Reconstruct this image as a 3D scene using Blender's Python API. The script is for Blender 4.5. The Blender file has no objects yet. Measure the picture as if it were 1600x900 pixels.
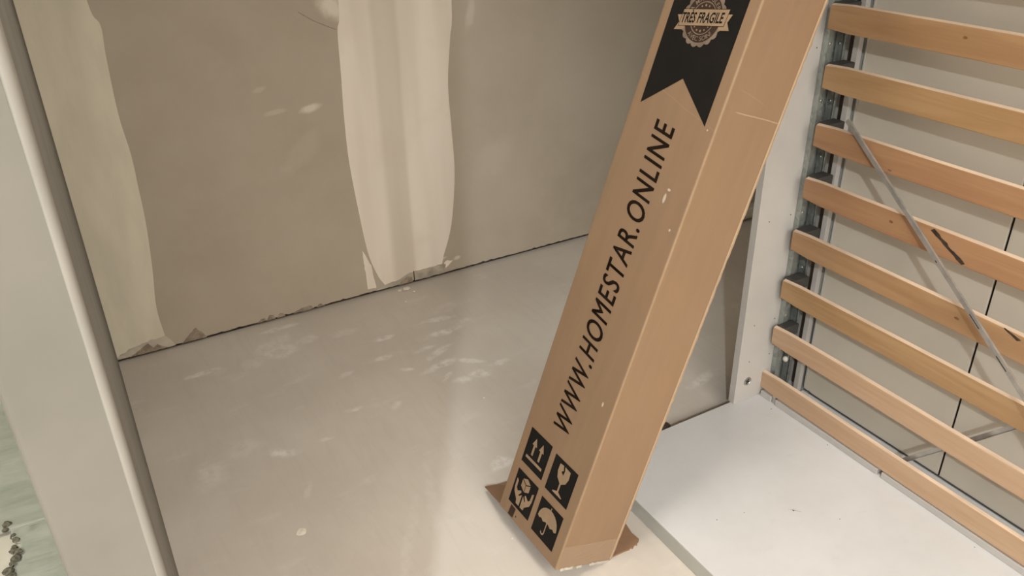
import bpy, bmesh, math, random
from mathutils import Vector, Matrix
from mathutils.geometry import tessellate_polygon
random.seed(7)
SC = bpy.context.scene
COL = SC.collection
PI = math.pi

# ------------------------------------------------------------------ camera
cam_data = bpy.data.cameras.new('camera')
cam_data.sensor_width = 36.0
cam_data.lens = 28.896
cam_data.clip_start = 0.02
cam = bpy.data.objects.new('camera', cam_data)
COL.objects.link(cam)
R_ = Vector((0.8655180, -0.5005847, -0.0171334))
U_ = Vector((0.2503847, 0.4027860, 0.8803811))
B_ = Vector((-0.4338043, -0.7662756, 0.4739575))
cam.matrix_world = Matrix(((R_.x, U_.x, B_.x, 0), (R_.y, U_.y, B_.y, 0), (R_.z, U_.z, B_.z, 1.5), (0, 0, 0, 1)))
SC.camera = cam

# ------------------------------------------------------------------ light
world = bpy.data.worlds.new('world'); SC.world = world
world.use_nodes = True
wb = world.node_tree.nodes['Background']
wb.inputs[0].default_value = (1.0, 0.88, 0.74, 1); wb.inputs[1].default_value = 0.15

def area(name, loc, target, sx, sy, power, color):
    d = bpy.data.lights.new(name, 'AREA'); d.shape = 'RECTANGLE'
    d.size = sx; d.size_y = sy; d.energy = power; d.color = color
    o = bpy.data.objects.new(name, d); COL.objects.link(o)
    o.location = loc
    o.rotation_euler = (Vector(target) - Vector(loc)).to_track_quat('-Z', 'Y').to_euler()
    return o
pl = bpy.data.lights.new('hall_spot', 'SPOT'); pl.energy = 290; pl.color = (0.90, 0.97, 1.0)
pl.shadow_soft_size = 0.045; pl.spot_size = math.radians(58); pl.spot_blend = 1.0
po = bpy.data.objects.new('hall_spot', pl); COL.objects.link(po); po.location = (-1.2, -1.6, 2.65)
po.rotation_euler = (Vector((0.95, 1.15, 0)) - Vector((-1.2, -1.6, 2.65))).to_track_quat('-Z', 'Y').to_euler()
area('hall_fill', (-0.1, -2.0, 2.38), (-0.1, -2.0, 0), 2.4, 1.6, 170, (1.0, 0.96, 0.90))  # added fill light behind the camera, no known fixture
rl = area('room_fill', (0.50, 1.00, 2.62), (0.50, 1.00, 0), .5, .5, 11.5, (1.0, 0.94, 0.84))  # added fill over the room, narrow spread keeps the upper wall dim
sl = area('side_room_fill', (-1.3, 1.7, 2.38), (-1.3, 1.7, 0), .5, .5, 33, (0.92, 1.0, 0.86))  # added greenish fill to brighten the dust sheet
rl.data.spread = math.radians(118)

SC.view_settings.view_transform = 'Standard'
SC.view_settings.look = 'None'
SC.view_settings.exposure = 0.05
SC.view_settings.gamma = 1.0
SC.view_settings.use_curve_mapping = False

# ------------------------------------------------------------------ node helpers
def srgb(r, g, b):
    f = lambda c: c / 12.92 if c <= 0.04045 else ((c + 0.055) / 1.055) ** 2.4
    return (f(r / 255), f(g / 255), f(b / 255), 1)

class NT:
    def __init__(s, name):
        s.m = bpy.data.materials.new(name); s.m.use_nodes = True
        s.t = s.m.node_tree; s.n = s.t.nodes; s.l = s.t.links
        s.b = s.n['Principled BSDF']
        s.tc = s.n.new('ShaderNodeTexCoord')
    def link(s, a, b): s.l.new(a, b)
    def val(s, inp, v):
        if hasattr(v, 'is_linked') or hasattr(v, 'links'): s.l.new(v, inp)
        else: inp.default_value = v
    def math(s, op, a, b=0.0, clamp=False):
        n = s.n.new('ShaderNodeMath'); n.operation = op; n.use_clamp = clamp
        s.val(n.inputs[0], a); s.val(n.inputs[1], b); return n.outputs[0]
    def mapping(s, loc=(0, 0, 0), rot=(0, 0, 0), scale=(1, 1, 1), src=None, kind='POINT'):
        n = s.n.new('ShaderNodeMapping'); n.vector_type = kind
        n.inputs['Location'].default_value = loc; n.inputs['Rotation'].default_value = rot
        n.inputs['Scale'].default_value = scale
        s.l.new(src or s.tc.outputs['Object'], n.inputs[0]); return n.outputs[0]
    def noise(s, scale, detail=4, rough=0.5, vec=None, dist=0.0):
        n = s.n.new('ShaderNodeTexNoise'); n.inputs['Scale'].default_value = scale
        n.inputs['Detail'].default_value = detail; n.inputs['Roughness'].default_value = rough
        n.inputs['Distortion'].default_value = dist
        s.l.new(vec or s.tc.outputs['Object'], n.inputs['Vector']); return n.outputs['Fac']
    def ramp(s, fac, a, b, lo=0.0, hi=1.0):
        n = s.n.new('ShaderNodeMapRange'); n.interpolation_type = 'SMOOTHSTEP'
        s.l.new(fac, n.inputs[0]); n.inputs[1].default_value = a; n.inputs[2].default_value = b
        n.inputs[3].default_value = lo; n.inputs[4].default_value = hi; return n.outputs[0]
    def mix(s, f, a, b):
        n = s.n.new('ShaderNodeMix'); n.data_type = 'RGBA'
        s.val(n.inputs[0], f); s.val(n.inputs[6], a); s.val(n.inputs[7], b); return n.outputs[2]
    def color(s, c): s.val(s.b.inputs['Base Color'], c)
    def rough(s, v): s.val(s.b.inputs['Roughness'], v)
    def bump(s, h, strength=0.2, dist=0.001):
        n = s.n.new('ShaderNodeBump'); n.inputs['Strength'].default_value = strength
        n.inputs['Distance'].default_value = dist
        s.l.new(h, n.inputs['Height']); s.l.new(n.outputs[0], s.b.inputs['Normal'])
    def blobs(s, items, axes='xy', nz=None):
        """sum of soft elliptical stain masks: (u, v, angle_deg, ru, rv, strength)"""
        out = None
        for (u, v, ang, ru, rv, st) in items:
            if axes == 'xy':
                vec = s.mapping((u, v, 0), (0, 0, math.radians(ang)), (ru, rv, 1e3), kind='TEXTURE')
            else:
                vec = s.mapping((u, 0, v), (0, -math.radians(ang), 0), (ru, 1e3, rv), kind='TEXTURE')
            if nz is not None:
                ad = s.n.new('ShaderNodeVectorMath'); ad.operation = 'ADD'
                s.l.new(vec, ad.inputs[0]); s.l.new(nz, ad.inputs[1]); vec = ad.outputs[0]
            ln = s.n.new('ShaderNodeVectorMath'); ln.operation = 'LENGTH'; s.l.new(vec, ln.inputs[0])
            m = s.ramp(ln.outputs['Value'], 1.0, 0.35, 0.0, st)
            out = m if out is None else s.math('MAXIMUM', out, m)
        return out
    def warp(s, scale, amt):
        n = s.n.new('ShaderNodeTexNoise'); n.inputs['Scale'].default_value = scale
        n.inputs['Detail'].default_value = 4; n.inputs['Roughness'].default_value = 0.65
        s.l.new(s.tc.outputs['Object'], n.inputs['Vector'])
        v = s.n.new('ShaderNodeVectorMath'); v.operation = 'SUBTRACT'; s.l.new(n.outputs['Color'], v.inputs[0])
        v.inputs[1].default_value = (.5, .5, .5)
        w = s.n.new('ShaderNodeVectorMath'); w.operation = 'SCALE'; s.l.new(v.outputs[0], w.inputs[0])
        w.inputs['Scale'].default_value = amt
        return w.outputs[0]

def plain(name, c, rough=0.6, metal=0.0, var=0.06, scale=8.0, bump=0.0, bscale=60.0, stretch=(1, 1, 1)):
    t = NT(name)
    vec = t.mapping(scale=stretch)
    f = t.noise(scale, 5, 0.55, vec)
    lo = tuple(x * (1 - var * 2) for x in c[:3]) + (1,); hi = tuple(min(1, x * (1 + var * 2)) for x in c[:3]) + (1,)
    t.color(t.mix(t.ramp(f, 0.3, 0.7), lo, hi)); t.rough(rough); t.b.inputs['Metallic'].default_value = metal
    if bump: t.bump(t.noise(bscale, 3, 0.6, vec), bump)
    return t.m

M = {}
# raw plasterboard paper
t = NT('plasterboard_paper')
f1 = t.noise(1.3, 3, 0.5); f2 = t.noise(9, 5, 0.6)
base = t.mix(t.ramp(f1, .3, .7), (0.398, 0.337, 0.260, 1), (0.461, 0.398, 0.317, 1))
base = t.mix(t.ramp(f2, .35, .75, 0, .25), base, (0.519, 0.455, 0.369, 1))
sm = t.blobs([(.596, .83, 10, .03, .012, .25), (.635, .751, 5, .05, .012, .3), (.752, .744, 8, .045, .016, .8), (1.36, .988, 75, .08, .022, .35),
              (.862, 1.055, -35, .07, .045, 1.0), (1.26, .063, 10, .02, .012, .8), (1.19, .073, 10, .03, .008, .8),
              (.70, .60, 40, .12, .05, .15), (1.45, .45, 30, .15, .08, .12)], 'xz', t.warp(14, 1.1))
base = t.mix(sm, base, (0.715, 0.646, 0.542, 1))
t.color(base); t.rough(.85); t.bump(t.noise(120, 3, .6), .08)
M['paper'] = t.m
# joint compound
t = NT('joint_compound')
st = t.noise(2.2, 2, .4, t.mapping(scale=(5.5, 1, .35)))
bl = t.noise(4, 4, .6)
c = t.mix(t.ramp(st, .35, .7), (0.777, 0.693, 0.592, 1), (0.880, 0.796, 0.700, 1))
c = t.mix(t.ramp(bl, .5, .75, 0, .4), c, (0.725, 0.634, 0.523, 1))
sp = t.n.new('ShaderNodeSeparateXYZ'); t.l.new(t.tc.outputs['Object'], sp.inputs[0])
xw = t.math('ADD', sp.outputs[0], t.math('MULTIPLY', st, .03))
band = t.math('MULTIPLY', t.ramp(xw, .985, 1.02), t.ramp(xw, 1.105, 1.085))
c = t.mix(t.math('MULTIPLY', band, .55), c, (0.578, 0.501, 0.398, 1))
t.color(c); t.rough(.75); t.bump(st, .25)
M['compound'] = t.m
M['compound_thin'] = plain('thin_joint_compound', (0.482, 0.431, 0.347, 1), .85, var=.12, scale=7, bump=.2)
M['compound_left'] = plain('corner_joint_compound', (0.686, 0.628, 0.504, 1), .85, var=.035, scale=4, bump=.15, stretch=(3, 1, .8))
M['torn'] = plain('torn_board_core', (0.297, 0.237, 0.176, 1), .95, var=.15, scale=60, bump=.4)
M['gypsum'] = plain('grey_gypsum_repair', (0.418, 0.369, 0.297, 1), .9, var=.12, scale=30, bump=.3)
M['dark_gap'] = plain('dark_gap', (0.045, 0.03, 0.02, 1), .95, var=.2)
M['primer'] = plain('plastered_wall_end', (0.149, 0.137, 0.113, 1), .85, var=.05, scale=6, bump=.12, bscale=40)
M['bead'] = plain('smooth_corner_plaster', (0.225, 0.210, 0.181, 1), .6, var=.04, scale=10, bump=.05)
M['white_wall'] = plain('painted_white_wall', (0.74, 0.72, 0.68, 1), .85, var=.03)
M['ceiling'] = plain('ceiling_paint', (0.72, 0.67, 0.58, 1), .9, var=.02)
# floor: dusty plywood
t = NT('dusty_plywood_floor')
g1 = t.noise(2.2, 4, .5)
gr = t.noise(3.0, 5, .55, t.mapping(rot=(0, 0, .25), scale=(9, 1.3, 1)), dist=1.6)
fine = t.noise(45, 4, .6)
cl = t.noise(5.5, 6, .62, t.mapping(rot=(0, 0, -.5), scale=(1, 2.2, 1)))
c = t.mix(t.ramp(g1, .3, .72), (0.527, 0.472, 0.413, 1), (0.592, 0.540, 0.478, 1))
c = t.mix(t.ramp(gr, .46, .66, 0, .16), c, (0.460, 0.404, 0.353, 1))
c = t.mix(t.ramp(cl, .56, .74, 0, .45), c, (0.659, 0.611, 0.563, 1))
c = t.mix(t.ramp(fine, .5, .8, 0, .15), c, (0.659, 0.561, 0.514, 1))
SCUFF = [(.481, 2.45, -10, .085, .06, .55), (.51, 2.60, 0, .094, .018, .6), (.217, 2.449, 4, .085, .018, .8), (.997, 2.269, 2, .12, .026, .9),
         (.811, 2.343, -3, .05, .018, .8), (.909, 2.086, 12, .09, .022, .95), (.925, 1.975, -30, .04, .025, .7), (.989, 1.97, -5, .049, .03, .8),
         (.327, 1.917, -30, .045, .026, .7), (.447, 1.911, -6, .035, .012, .6), (.573, 2.005, -5, .035, .013, .7), (.694, 1.954, 40, .035, .018, .5),
         (.136, 1.932, -6, .06, .085, .35), (.838, 1.563, 20, .04, .035, .85), (1.583, 1.579, 12, .10, .025, .6), (.762, 2.222, -4, .04, .02, .6),
         (.905, 2.203, 6, .06, .018, .6), (.579, 2.476, 8, .05, .03, .4), (.239, 1.997, -6, .072, .06, .25), (1.5, 2.0, 20, .12, .05, .35),
         (.80, 2.12, -25, .03, .016, .8), (1.08, 2.42, 10, .10, .04, .3), (.62, 2.20, 20, .05, .02, .35), (1.02, 2.36, -8, .10, .02, .7), (.93, 2.16, 25, .09, .022, .75), (1.0, 2.06, -40, .06, .02, .8), (.90, 2.02, 35, .05, .012, .8), (1.1, 2.30, 15, .06, .018, .5), (.46, 2.5, 30, .10, .05, .45), (.38, 2.42, 5, .05, .05, .35), (1.08, 2.0, 0, .05, .02, .6), (.34, 1.72, 60, .05, .012, .3), (.62, 1.55, 70, .16, .02, .22), (.5, 1.42, 60, .2, .02, .2), (.7, 2.45, 0, .08, .03, .3)]
sc = t.blobs(SCUFF, 'xy', t.warp(16, 1.5))
streak = t.ramp(t.noise(28, 5, .7), .32, .62)
sc = t.math('MULTIPLY', sc, streak)
c = t.mix(t.math('MULTIPLY', sc, 1.05, True), c, (0.767, 0.725, 0.670, 1))
t.color(c); t.rough(t.ramp(g1, .2, .8, .42, .62)); t.b.inputs['Specular IOR Level'].default_value = .35
t.bump(t.noise(70, 4, .6), .12)
M['floor'] = t.m
# white melamine
t = NT('white_melamine')
n1 = t.noise(5, 5, .6); n2 = t.noise(14, 6, .65, t.mapping(rot=(0, 0, .7), scale=(1, 3, 1)))
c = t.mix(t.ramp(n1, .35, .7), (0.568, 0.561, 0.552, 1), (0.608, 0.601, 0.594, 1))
c = t.mix(t.ramp(n2, .58, .75, 0, .3), c, (0.489, 0.476, 0.448, 1))
t.color(c); t.rough(t.ramp(n1, .3, .7, .3, .42))
M['board'] = t.m
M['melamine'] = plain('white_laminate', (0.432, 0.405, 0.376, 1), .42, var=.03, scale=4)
M['panel'] = plain('off_white_back_panel', (0.528, 0.475, 0.394, 1), .38, var=.025, scale=3)
M['edging'] = plain('grey_white_edge', (0.400, 0.392, 0.352, 1), .5, var=.03)
M['dark_brown'] = plain('dark_brown_fill', (0.10, 0.075, 0.055, 1), .8, var=.1)
# galvanised steel
t = NT('galvanised_steel')
v = t.n.new('ShaderNodeTexVoronoi'); v.inputs['Scale'].default_value = 90; t.l.new(t.tc.outputs['Object'], v.inputs['Vector'])
g = t.n.new('ShaderNodeRGBToBW'); t.l.new(v.outputs['Color'], g.inputs[0])
c = t.mix(g.outputs[0], (0.289, 0.309, 0.290, 1), (0.476, 0.500, 0.473, 1))
t.color(c); t.b.inputs['Metallic'].default_value = .75; t.rough(t.ramp(g.outputs[0], 0, 1, .32, .5))
M['galv'] = t.m
M['steel'] = plain('brushed_steel', (0.46, 0.44, 0.41, 1), .38, metal=.7, var=.08, scale=30, stretch=(1, 1, 1))
M['zinc'] = plain('zinc_screw', (0.40, 0.40, 0.38, 1), .35, metal=.8, var=.1)
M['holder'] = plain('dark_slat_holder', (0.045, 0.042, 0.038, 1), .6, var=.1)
M['black_rubber'] = plain('dark_rubber', (0.05, 0.036, 0.028, 1), .55, var=.15)
M['pale_plastic'] = plain('pale_plastic', (0.50, 0.46, 0.38, 1), .5, var=.04)
M['hole'] = plain('drilled_hole', (0.03, 0.025, 0.02, 1), .9)
M['crumb'] = plain('plaster_crumb', (0.72, 0.66, 0.57, 1), .9, var=.05, scale=100)
M['dark_crumb'] = plain('dark_rubble', (0.13, 0.115, 0.085, 1), .95, var=.3, scale=60)
t = NT('pale_green_sheet')
n1 = t.noise(4, 4, .55, t.mapping(rot=(0, 0, .2), scale=(1, 3.5, 1)))
c = t.mix(t.ramp(n1, .3, .7), (0.540, 0.551, 0.483, 1), (0.690, 0.678, 0.621, 1))
t.color(c); t.rough(.6); t.bump(n1, .4, .01)
M['sheet'] = t.m
# cardboard (object space of the carton parts = carton space)
def cardboard(name, base, lines=True, wear=True):
    t = NT(name)
    fib = t.noise(6, 5, .6, t.mapping(scale=(6, 6, 1)))
    big = t.noise(5, 3, .5)
    lo = tuple(x * .94 for x in base[:3]) + (1,); hi = tuple(x * 1.05 for x in base[:3]) + (1,)
    c = t.mix(t.ramp(fib, .2, .8), lo, hi)
    c = t.mix(t.ramp(big, .45, .7, 0, .3), c, tuple(x * y for x, y in zip(base[:3], (1.1, 1.02, .92))) + (1,))
    if lines:
        sp = t.n.new('ShaderNodeSeparateXYZ'); t.l.new(t.tc.outputs['Object'], sp.inputs[0])
        x, y, z = sp.outputs
        wob = t.math('MULTIPLY', t.math('SUBTRACT', t.noise(9, 3, .5), .5), .012)
        zz = t.math('ADD', z, wob)
        def line(expr, w): return t.ramp(t.math('ABSOLUTE', expr), w, 0.0, 0, 1)
        # front corner fold: highlight and wear painted as one light line
        l1 = line(t.math('ADD', x, y), .0075)
        l1 = t.math('MULTIPLY', l1, t.ramp(t.noise(11, 4, .6), .3, .6, .08, .42))
        # crease across the narrow side
        l2 = t.math('MULTIPLY', line(t.math('SUBTRACT', zz, 1.067), .0022), t.math('MULTIPLY', t.ramp(x, .03, .045), t.ramp(y, .004, .001)))
        l3 = t.math('MULTIPLY', line(t.math('SUBTRACT', t.math('ADD', zz, t.math('MULTIPLY', x, .2)), 1.115), .003), t.math('MULTIPLY', t.ramp(x, .02, .035), .2))
        l3 = t.math('MULTIPLY', l3, t.ramp(x, .12, .09))
        # crease over the printed side
        l4 = t.math('MULTIPLY', line(t.math('SUBTRACT', t.math('SUBTRACT', zz, t.math('MULTIPLY', y, .25)), 1.022), .0022), .22)
        l4 = t.math('MULTIPLY', l4, t.ramp(x, .004, .001))
        # small scuffs
        sc = t.ramp(t.noise(26, 5, .75), .70, .76, 0, .5)
        tot = t.math('MAXIMUM', t.math('MAXIMUM', l1, l2), t.math('MAXIMUM', t.math('MAXIMUM', l3, l4), sc))
        c = t.mix(t.math('MULTIPLY', tot, .7), c, (0.42, 0.31, 0.20, 1))
        # a few white paint flecks on the printed side
        fl = t.blobs([(0, .8668, 0, 1, 1, 0)], 'xy')
        flo = None
        for (yy, zz2, ry, rz) in [(.0666, .8668, .004, .011), (.0244, .814, .003, .003), (.062, .886, .005, .003), (.035, .41, .003, .006), (.02, 1.02, .002, .002)]:
            vec = t.mapping((0, yy, zz2), (0, 0, 0), (.004, ry, rz), kind='TEXTURE')
            ad = t.n.new('ShaderNodeVectorMath'); ad.operation = 'LENGTH'; t.l.new(vec, ad.inputs[0])
            m = t.ramp(ad.outputs['Value'], 1.1, .7)
            flo = m if flo is None else t.math('MAXIMUM', flo, m)
        c = t.mix(t.math('MULTIPLY', flo, .7), c, (0.60, 0.50, 0.40, 1))
        flute = t.n.new('ShaderNodeTexWave'); flute.inputs['Scale'].default_value = 45; flute.bands_direction = 'Z'
        t.l.new(t.tc.outputs['Object'], flute.inputs['Vector'])
        hh = t.math('ADD', t.math('MULTIPLY', flute.outputs['Fac'], .08), t.math('ADD', fib, t.math('MULTIPLY', l2, -1.5)))
        t.bump(hh, .12, .0015)
    t.color(c); t.rough(.72); t.b.inputs['Specular IOR Level'].default_value = .3
    return t.m
M['card'] = cardboard('brown_cardboard', (0.254, 0.160, 0.093, 1))
M['card_cut'] = cardboard('cardboard_cut_edge', (0.354, 0.252, 0.160, 1), lines=False)
M['card_flap'] = cardboard('cardboard_flap', (0.248, 0.146, 0.084, 1), lines=False)
M['print_card'] = plain('unprinted_card_in_print', (0.282, 0.186, 0.109, 1), .75, var=.05, scale=20)
M['print_brown'] = plain('dark_brown_print', (0.045, 0.026, 0.018, 1), .55, var=.08, scale=20)
M['print_ink'] = plain('black_ink', (0.012, 0.010, 0.008, 1), .85, var=.06, scale=12)
M['print_dim'] = plain('faded_card_in_print', (0.182, 0.130, 0.091, 1), .7, var=.12, scale=40)
M['letter'] = plain('dark_brown_lettering', (0.030, 0.018, 0.011, 1), .85, var=.08, scale=20)
t = NT('clear_tape'); t.color((0.75, 0.65, 0.5, 1)); t.rough(.12); t.b.inputs['Alpha'].default_value = .05; t.bump(t.noise(40, 3, .6), .35, .002)
M['tape'] = t.m
for k_ in ('print_ink', 'letter', 'print_brown'): M[k_].node_tree.nodes['Principled BSDF'].inputs['Specular IOR Level'].default_value = .12
# beech slats: several boards, each its own variation (object space)
def wood(name, a, b, knots=()):
    t = NT(name)
    gr = t.noise(4, 6, .6, t.mapping(scale=(8, .55, 9)), dist=.8)
    fi = t.noise(30, 4, .6, t.mapping(scale=(3, .12, 4)))
    c = t.mix(t.ramp(gr, .3, .7), a, b)
    c = t.mix(t.ramp(fi, .5, .75, 0, .3), c, tuple(x * .78 for x in a[:3]) + (1,))
    t.color(c); t.rough(.42); t.bump(fi, .05)
    return t.m
WOODS = [wood('beech_slat_a', (0.300, 0.168, 0.081, 1), (0.369, 0.219, 0.110, 1)),
         wood('beech_slat_b', (0.306, 0.159, 0.079, 1), (0.362, 0.203, 0.104, 1)),
         wood('beech_slat_c', (0.313, 0.180, 0.081, 1), (0.384, 0.235, 0.116, 1)),
         wood('beech_slat_pink', (0.414, 0.256, 0.152, 1), (0.464, 0.309, 0.193, 1))]
M['lit_edge_wood'] = plain('slat_edge_lit_tone', (0.618, 0.463, 0.334, 1), .5, var=.08, scale=6, stretch=(8, 1, 8))  # light caught by the slat tops is put into this paler colour
M['knot'] = plain('dark_knot', (0.210, 0.091, 0.038, 1), .5, var=.2, scale=60)
M['strut_shade'] = plain('painted_strut_shadow', (0.035, 0.02, 0.012, 1), .6, var=.3, scale=90)  # shadow of the diagonal strut, painted on the slats

# ------------------------------------------------------------------ mesh helpers
def obj(name, bm, mat, parent=None, smooth=False):
    me = bpy.data.meshes.new(name)
    bmesh.ops.recalc_face_normals(bm, faces=bm.faces)
    bm.to_mesh(me); bm.free()
    if smooth:
        for p in me.polygons: p.use_smooth = True
    mats = mat if isinstance(mat, (list, tuple)) else [mat]
    for m in mats: me.materials.append(m)
    o = bpy.data.objects.new(name, me); COL.objects.link(o)
    if parent is not None: o.parent = parent
    return o
def tag(o, label=None, cat=None, group=None, kind=None):
    if label: o['label'] = label
    if cat: o['category'] = cat
    if group: o['group'] = group
    if kind: o['kind'] = kind
    return o
def empty(name, loc=(0, 0, 0), rot=None):
    o = bpy.data.objects.new(name, None); COL.objects.link(o); o.location = loc
    o.empty_display_size = .05
    if rot is not None: o.rotation_euler = rot
    return o
def bx(bm, x0, x1, y0, y1, z0, z1, bev=0.0, seg=2, mi=0):
    r = bmesh.ops.create_cube(bm, size=1)
    vs = r['verts']
    for v in vs:
        v.co = Vector(((x0 + x1) / 2 + v.co.x * (x1 - x0), (y0 + y1) / 2 + v.co.y * (y1 - y0), (z0 + z1) / 2 + v.co.z * (z1 - z0)))
    if bev:
        es = list({e for v in vs for e in v.link_edges})
        bmesh.ops.bevel(bm, geom=es, offset=bev, segments=seg, affect='EDGES', profile=.5)
    return vs
def box_o(name, b, mat, parent=None, bev=0.0, seg=2):
    bm = bmesh.new(); bx(bm, *b, bev, seg); return obj(name, bm, mat, parent)
def prism(bm, pts, f0, f1):
    """pts 2D outline; f0/f1 map (p,q) to 3D front/back points"""
    a = [bm.verts.new(f0(p, q)) for p, q in pts]; b = [bm.verts.new(f1(p, q)) for p, q in pts]
    n = len(pts)
    if n > 4:
        for tri in tessellate_polygon([[Vector((p, q, 0)) for p, q in pts]]):
            try: bm.faces.new([a[i] for i in tri]); bm.faces.new([b[i] for i in reversed(tri)])
            except ValueError: pass
    else: bm.faces.new(a); bm.faces.new(list(reversed(b)))
    for i in range(n): bm.faces.new([a[i], b[i], b[(i + 1) % n], a[(i + 1) % n]])
def tube(bm, pts, r, seg=8):
    rings = []
    for i, p in enumerate(pts):
        p = Vector(p)
        d = (Vector(pts[min(i + 1, len(pts) - 1)]) - Vector(pts[max(i - 1, 0)])).normalized()
        a = d.orthogonal().normalized(); b = d.cross(a)
        rr = r[i] if isinstance(r, (list, tuple)) else r
        rings.append([bm.verts.new(p + a * rr * math.cos(2 * PI * k / seg) + b * rr * math.sin(2 * PI * k / seg)) for k in range(seg)])
    for i in range(len(rings) - 1):
        for k in range(seg):
            bm.faces.new([rings[i][k], rings[i][(k + 1) % seg], rings[i + 1][(k + 1) % seg], rings[i + 1][k]])
    bm.faces.new(rings[0]); bm.faces.new(list(reversed(rings[-1])))
def lathe(bm, prof, axis='Z', c=(0, 0, 0), seg=20):
    """prof list of (r, h)"""
    rings = []
    for r, h in prof:
        ring = []
        for k in range(seg):
            a = 2 * PI * k / seg; u, v = r * math.cos(a), r * math.sin(a)
            p = {'Z': (u, v, h), 'Y': (u, h, v), 'X': (h, u, v)}[axis]
            ring.append(bm.verts.new(Vector(p) + Vector(c)))
        rings.append(ring)
    for i in range(len(rings) - 1):
        for k in range(seg): bm.faces.new([rings[i][k], rings[i][(k + 1) % seg], rings[i + 1][(k + 1) % seg], rings[i + 1][k]])
    bm.faces.new(rings[0]); bm.faces.new(list(reversed(rings[-1])))

# ------------------------------------------------------------------ room shell
YW = 2.66
fl = box_o('floor', (-2.6, 3.1, -3.3, 2.75, -.05, 0), M['floor']); tag(fl, kind='structure', label='dusty grey plywood floor with white plaster scuffs')
o = box_o('ceiling', (-2.6, 3.1, -3.3, 2.75, 2.72, 2.77), M['ceiling']); tag(o, kind='structure', label='plain painted ceiling')
for nm, b in (('wall_right', (3.0, 3.1, -3.3, 2.75, 0, 2.72)), ('wall_front', (-2.6, 3.0, -3.3, -3.2, 0, 2.72))):
    tag(box_o(nm, b, M['white_wall']), kind='structure')
tag(box_o('wall_side', (-2.6, -2.5, -3.2, 2.75, 0, 2.72), M['white_wall']), kind='structure')
# unseen header beam, added to darken the upper back wall
tag(box_o('trim_1', (-.055, 3.0, .42, .50, 1.99, 2.72), M['white_wall']), kind='structure', label='added header beam, out of view, shading the upper back wall')

# back wall: raw plasterboard sheets hung 10 mm off the floor
wb_ = box_o('wall_back', (-2.5, 3.0, YW + .0125, YW + .09, 0, 2.72), M['dark_gap'])
tag(wb_, kind='structure', label='back wall of raw beige plasterboard with joint compound')
def sheet(x0, x1):
    bm = bmesh.new()
    n = max(2, int((x1 - x0) / .012))
    bot = []
    for i in range(n + 1):
        x = x0 + (x1 - x0) * i / n
        z = .0130 + random.uniform(-.0012, .0012) + (.003 if random.random() < .06 else 0)
        bot.append((x, z))
    pts = bot + [(x1, 2.72), (x0, 2.72)]
    prism(bm, pts, lambda p, q: (p, YW, q), lambda p, q: (p, YW + .0124, q))
    bmesh.ops.triangulate(bm, faces=[f for f in bm.faces if len(f.verts) > 4])
    return obj('plasterboard_sheet', bm, M['paper'], wb_)
sheet(-2.5, -.0552); sheet(-.0089, 1.0685); sheet(1.0705, 2.27); sheet(2.272, 3.0)

def wallpatch(name, pts, mat, th=.0012, mitre=True):
    bm = bmesh.new()
    prism(bm, pts, lambda p, q: (p, YW - th, q), lambda p, q: (p, YW + .0004, q))
    bmesh.ops.triangulate(bm, faces=[f for f in bm.faces if len(f.verts) > 4])
    return obj(name, bm, mat, wb_)
def rough_line(pts, amp=.0022, step=.012):
    out = []
    for i in range(len(pts) - 1):
        a, b = pts[i], pts[i + 1]; L = math.hypot(b[0] - a[0], b[1] - a[1]); n = max(1, int(L / step))
        for k in range(n):
            f = k / n; out.append((a[0] + (b[0] - a[0]) * f + random.uniform(-amp, amp), a[1] + (b[1] - a[1]) * f + random.uniform(-amp, amp)))
    out.append(pts[-1]); return out
# smooth the traced joint outline with a spline
def spline(pts, n=5):
    out = []
    for i in range(len(pts) - 1):
        p0 = pts[max(i - 1, 0)]; p1 = pts[i]; p2 = pts[i + 1]; p3 = pts[min(i + 2, len(pts) - 1)]
        for k in range(n):
            s = k / n
            out.append(tuple(.5 * ((2 * p1[j]) + (-p0[j] + p2[j]) * s + (2 * p0[j] - 5 * p1[j] + 4 * p2[j] - p3[j]) * s * s + (-p0[j] + 3 * p1[j] - 3 * p2[j] + p3[j]) * s ** 3) for j in (0, 1)))
    out.append(pts[-1]); return out
left = spline([(.90, 2.40), (.895, 1.6), (.888, 1.075), (.874, .977), (.869, .833), (.863, .704), (.862, .545), (.876, .349), (.894, .177), (.922, .076), (.948, .026)])
right = spline([(1.199, .085), (1.241, .212), (1.266, .416), (1.263, .591), (1.259, .756), (1.276, .91), (1.289, 1.038), (1.285, 1.6), (1.29, 2.40)])
bott = rough_line([(.948, .026), (.975, .031), (1.01, .034), (1.052, .052), (1.12, .050), (1.189, .054), (1.199, .085)], .002)
wallpatch('joint_compound', left[:-1] + bott[:-1] + right, M['compound'])
wallpatch('joint_compound', rough_line([(.873, .191), (.878, .028), (.912, .026), (.901, .122), (.873, .191)], .0015)[:-1], M['compound'], .0009)
lp = [(-.0088, 2.40), (-.0088, .02)] + rough_line([(-.0088, .022), (.03, .04), (.075, .052), (.12, .055), (.15, .058)], .003)[1:] + \
     spline([(.150, .060), (.146, .17), (.163, .308), (.177, .463), (.181, .592), (.183, .695), (.176, .816), (.181, .984), (.187, 1.072), (.17, 1.12), (.165, 1.3), (.18, 1.7), (.18, 2.40)])
wallpatch('corner_compound', lp, M['compound_left'], .0010)
wallpatch('thin_skim', rough_line([(-.0088, .021), (.002, .012), (.09, .011), (.175, .012), (.158, .05), (.15, .062), (.075, .053)], .002), M['compound_thin'], .0005)
wallpatch('thin_skim', rough_line([(.912, .012), (1.062, .012), (1.062, .053), (1.01, .036), (.95, .027)], .001), M['compound_thin'], .0005)
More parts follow.
